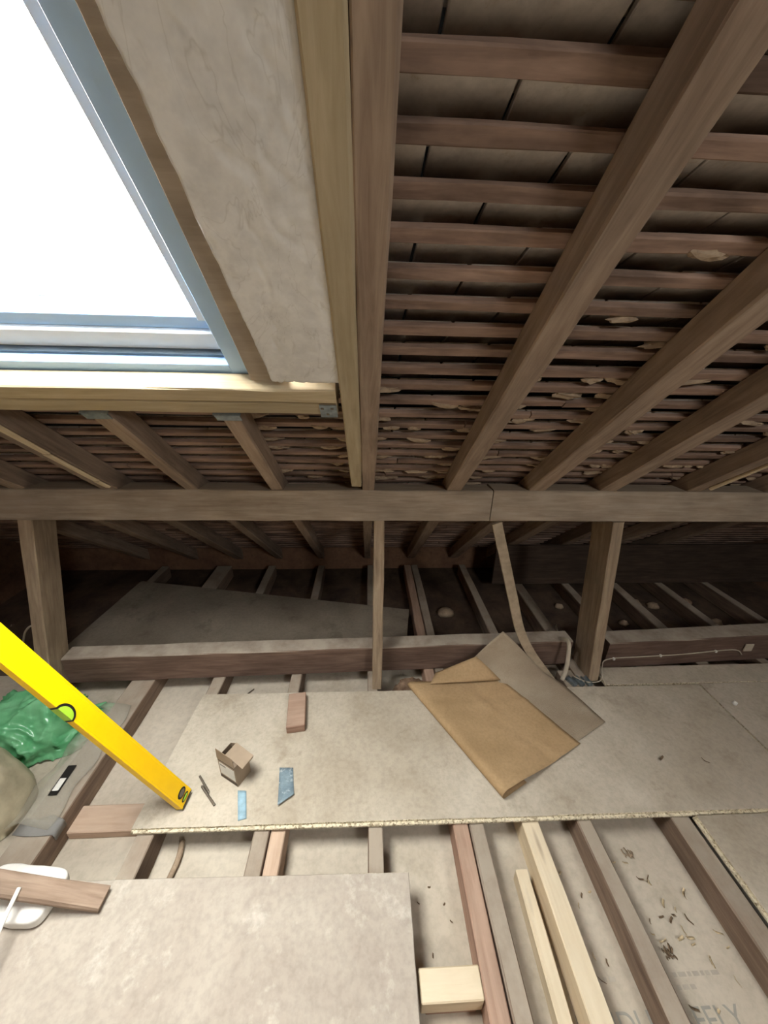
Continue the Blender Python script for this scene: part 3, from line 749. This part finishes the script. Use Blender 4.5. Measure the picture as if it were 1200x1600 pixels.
tag(sheet('polythene_film', rows, .0006, 'film'), 'clear polythene film lying over the wide left joist', 'film')
ks = tag(box('plastic_strip', -.016, .016, -.055, .055, 0, .003, 'black', None, .001, Matrix.Translation((-1.175, .965, .010)) @ Matrix.Rotation(.05, 4, 'Z')), 'black plastic strip with a white sticker on the left joist', 'strip')
box('sticker', -.011, .011, -.040, .005, .0031, .0036, 'label', ks, 0, Matrix.Translation((-1.175, .965, .010)) @ Matrix.Rotation(.05, 4, 'Z'))
rows = []
for i in range(7):
    y = .785+.055*i/6
    pr_ = [(-1.215, .004), (-1.17, .004), (-1.12, .004), (-1.082, .0035), (-1.0785, -.005), (-1.078, -.03)]
    rows.append([Vector((x, y+.012*noise.noise((x*20, i, 0))+.02*(x+1.2), z+.001*noise.noise((x*40, i*.7, 0)))) for x, z in pr_])
tag(sheet('cloth_tape', rows, .001, 'tape'), 'grey tape piece wrapped over the wide left joist', 'tape')
# plank rising to the left
tag(beam('plank', (-.782, .602, .0245), (-1.75, .620, .3745), .055, .022, 'plank', (0, 0, 1), jit=.002), 'brown plank end sloping up to the left above white foam', 'plank')
tag(box('plank_rest', -1.80, -1.70, .50, .74, ZC+.001, .335, 'joist_red', None, .004), 'stack of timber outside the frame carrying the plank', 'timber')
def foam():
    bm = bmesh.new(); bmesh.ops.create_icosphere(bm, subdivisions=5, radius=1); e = .32
    sg = lambda v: math.copysign(abs(v)**e, v)
    for v in bm.verts:
        d = v.co.normalized(); m = max(abs(d.x), abs(d.y), abs(d.z)); q = d/m; ln_ = (abs(q.x)**6+abs(q.y)**6+abs(q.z)**6)**(1/6); q = q/ln_
        v.co = Vector((q.x*.118, q.y*.063, q.z*.0225+.0225)); v.co += v.normal*.002*noise.noise(v.co*30)
    vs = [v.co.copy() for v in bm.verts]; fs = [tuple(x.index for x in f.verts) for f in bm.faces]; bm.free()
    return tag(mk('foam_slab', vs, fs, 'white', Matrix.Translation((-1.033, .618, BT)) @ Matrix.Rotation(-.10, 4, 'Z'), None, True), 'white foam slab lying under the brown plank', 'foam')
foam()
tag(tube('metal_rod', [(-.985, .598, .127), (-.972, .53, .12), (-.955, .44, .095), (-.94, .36, .055), (-.93, .30, .029)], .0055, 'white', 10), 'thin white rod leaning across the brown plank', 'rod')

# ------------------------------------------------------------------ cables, debris behind the long panel
tag(tube('flat_cable', [(1.032, 1.392, .004), (1.048, 1.405, .06), (1.056, 1.425, .13), (1.058, 1.452, .20), (1.06, 1.51, .175), (1.10, 1.60, .10), (1.2, 1.8, .02)], .011, 'cable', 8, None, .35), 'flat off-white cable looping over the dark binder beside the right post', 'cable')
wire = tag(tube('thin_wire', [(1.10, 1.40, .02), (1.16, 1.375, .006), (1.235, 1.38, .012), (1.262, 1.43, .05), (1.31, 1.464, .07), (1.50, 1.474, .073), (1.75, 1.487, .072), (2.05, 1.500, .086), (2.12, 1.50, .05)], .0032, 'cable', 6), 'thin pale wire clipped along the right-hand binder', 'wire')
for x, y, z in ((1.345, 1.465, .071), (1.62, 1.479, .074), (1.95, 1.4945, .082)):
    box('cable_clip', x-.005, x+.005, y-.006, y+.006, z-.006, z+.006, 'label', wire, .001)
tag(box('socket_plate', 2.115, 2.165, 1.4955, 1.503, .075, .125, 'cable', None, .003), 'small pale square plate fixed to the right-hand binder', 'plate')
for k, (x, y) in enumerate(((1.075, 1.362), (1.115, 1.362), (1.16, 1.362))):
    vs, fs = join([boxv(-.014, .014, -.03, .03, 0, .0015), boxv(-.014, -.0125, -.03, .03, 0, .014), boxv(.0125, .014, -.03, .03, 0, .014)])
    tag(mk('steel_channel', vs, fs, 'galv', Matrix.Translation((x, y+.02, ZC+.001+.1)) @ Matrix.Rotation(.35-.1*k, 4, 'Z')), ['short steel channel nearest the flat cable', 'short steel channel in the middle of three by the right post', 'short steel channel against the right post foot'][k], 'bracket', 'steel channels by the right post foot')
tag(beam('packing_piece', (1.080, 1.342, ZC+.0005), (1.080, 1.46, ZC+.0005), .078, .1, 'joist', seg=.05), 'short packing timber under the steel channels', 'timber')
tag(blob('rag', (.235, 1.425, -.098), (.085, .04, .085), .25, 2.5, 'rag', 4, None, .002, 9, True), 'crumpled brown rag stuffed behind the long panel', 'rag')
tag(tube('wire_offcut', [(-.62, 1.36, -.095), (-.63, 1.42, -.09), (-.60, 1.47, -.095)], .003, 'steel', 6), 'short wire offcut in the bay behind the long panel', 'wire')
tag(tube('loose_cable', [(-1.74, 1.75, .006), (-1.70, 1.66, .05), (-1.66, 1.6, .16), (-1.69, 1.57, .26), (-1.78, 1.6, .2), (-1.9, 1.66, .05), (-2.0, 1.7, .004)], .005, 'cable', 6), 'loose grey cable curled beside the left post', 'cable')
# rubble in the dark bays beyond the binder
random.seed(21)
for k in range(26):
    x = random.uniform(.35, 2.6); y = random.uniform(1.68, 2.25)
    if any(a-.05 < x < b+.05 for a, b in ((.31, .43), (.76, .83), (1.11, 1.2), (1.49, 1.57), (1.86, 1.95), (2.23, 2.31))): continue
    r = random.uniform(.02, .05)
    tag(blob('rubble_lump', (x, y, ZC+.001), (r*1.3, r, r*.9), .3, 1.7, 'mortar' if k % 3 else 'rag', 2, None, .0, k+30), 'lump of rubble in the dark bays behind the right binder', 'rubble', 'rubble lumps behind the binder')

# shavings and chips on the plasterboard at lower right
def shaving(x, y, z, L, w, rot, curl, mat, label, group):
    rows = []
    for i in range(9):
        t = i/8-.5; px = L*t; pz_ = .0012+curl*L*(t*2)**2*.5+.001*math.sin(i)
        rows.append([Vector((px, w*(k/2-.5)*(1-.5*abs(t)), pz_+.0015*k)) for k in range(3)])
    mt = Matrix.Translation((x, y, z+.0006)) @ Matrix.Rotation(rot, 4, 'Z')
    o = sheet('wood_shaving', [[mt @ p for p in r] for r in rows], .0006, mat)
    return tag(o, label, 'shaving', group)
for k in range(30):
    y = random.uniform(.36, .72); x = random.uniform(.845, 1.10)
    shaving(x, y, ZC, random.uniform(.010, .028), random.uniform(.003, .008), random.uniform(0, 3.1), random.uniform(0, .5), 'shaving' if k % 3 else 'dark_chip', 'small wood shaving on the plasterboard right of the dark joist', 'shavings right of the dark joist')
for k in range(9):
    shaving(random.uniform(.645, .755), random.uniform(.36, .72), ZC, random.uniform(.010, .024), random.uniform(.003, .006), random.uniform(0, 3.1), .3, 'dark_chip' if k % 2 else 'shaving', 'small wood shaving on the plasterboard left of the dark joist', 'shavings left of the dark joist')
for k in range(5):
    shaving(random.uniform(.09, .29), random.uniform(.47, .72), ZC, random.uniform(.008, .016), .004, random.uniform(0, 3.1), .2, 'dark_chip', 'tiny chip on the plasterboard beside the reddish joist', 'chips beside the reddish joist')
def debris(x, y, n, mat, label, seed):
    random.seed(seed); e = empty('debris_clump', (x, y, ZC))
    for k in range(n):
        r = random.uniform(0, 3.1); L = random.uniform(.014, .03); dx, dy = random.uniform(-.014, .014), random.uniform(-.008, .008)
        rows = []
        for i in range(7):
            t = i/6-.5; px, py = L*t*math.cos(r), L*t*math.sin(r)+.004*math.sin(i*1.3)
            rows.append([Vector((x+dx+px-.003*(q-.5)*math.sin(r)*2, y+dy+py+.003*(q-.5)*math.cos(r)*2, ZC+.0012+.0012*k+.006*abs(t)*(k % 2)+.001*q)) for q in (0, 1)])
        sheet('shred', rows, .0006, mat, e)
    return tag(e, label, 'debris')
debris(.945, .705, 7, 'mortar', 'torn tan debris clump near the front edge of the long panel', 3)
debris(.905, .470, 6, 'dark_chip', 'dark debris clump on the plasterboard above the printed words', 4)
random.seed(77)
tag(tube('rubble_stick', [(-.665, .80, ZC+.012), (-.655, .75, ZC+.014), (-.66, .70, ZC+.012), (-.668, .655, ZC+.012)], .010, 'mortar', 8, None, .8), 'tan splinter stick lying in the bay under the front edge', 'splinter')
for x, y, r, lb in ((1.23, .96, .5, 'thin dark splinter on the right of the long panel'), (1.41, .945, 2.2, 'small dark flake near the right end of the long panel')):
    shaving(x, y, BT, .030, .008, r, .3, 'dark_chip', lb, 'splinters')
shaving(1.80, 1.21, .0212, .03, .02, .4, .3, 'label', 'small white paper scrap on the right-edge panel', 'scraps')

# printed words on the plasterboard
def words(txt, x, y, size, sx=1.0):
    cu = bpy.data.curves.new('lettering', 'FONT'); cu.body = txt; cu.size = size; cu.extrude = .0002
    ob = bpy.data.objects.new('tmp', cu); COL.objects.link(ob)
    dg = bpy.context.evaluated_depsgraph_get(); me = bpy.data.meshes.new_from_object(ob.evaluated_get(dg))
    bpy.data.objects.remove(ob); me.materials.clear(); me.materials.append(M['ink'])
    link('lettering', me, Matrix.Translation((x, y, ZC+.0004)) @ Matrix.Diagonal((sx, 1, 1, 1)), floor)
words('HANDLE SAFELY', .528, .328, .068, .99)
random.seed(8)
for y, x0, x1 in ((.431, .890, 1.015), (.408, .885, .945), (.430, .64, .72)):
    x = x0
    while x < x1:
        w = random.uniform(.008, .022); mk('printed_mark', *boxv(x, x+w, y-.0045, y+.0045, ZC+.0001, ZC+.0005), 'faint', None, floor); x += w+.006

for o in list(bpy.data.objects):
    if '_m' in o: del o['_m']
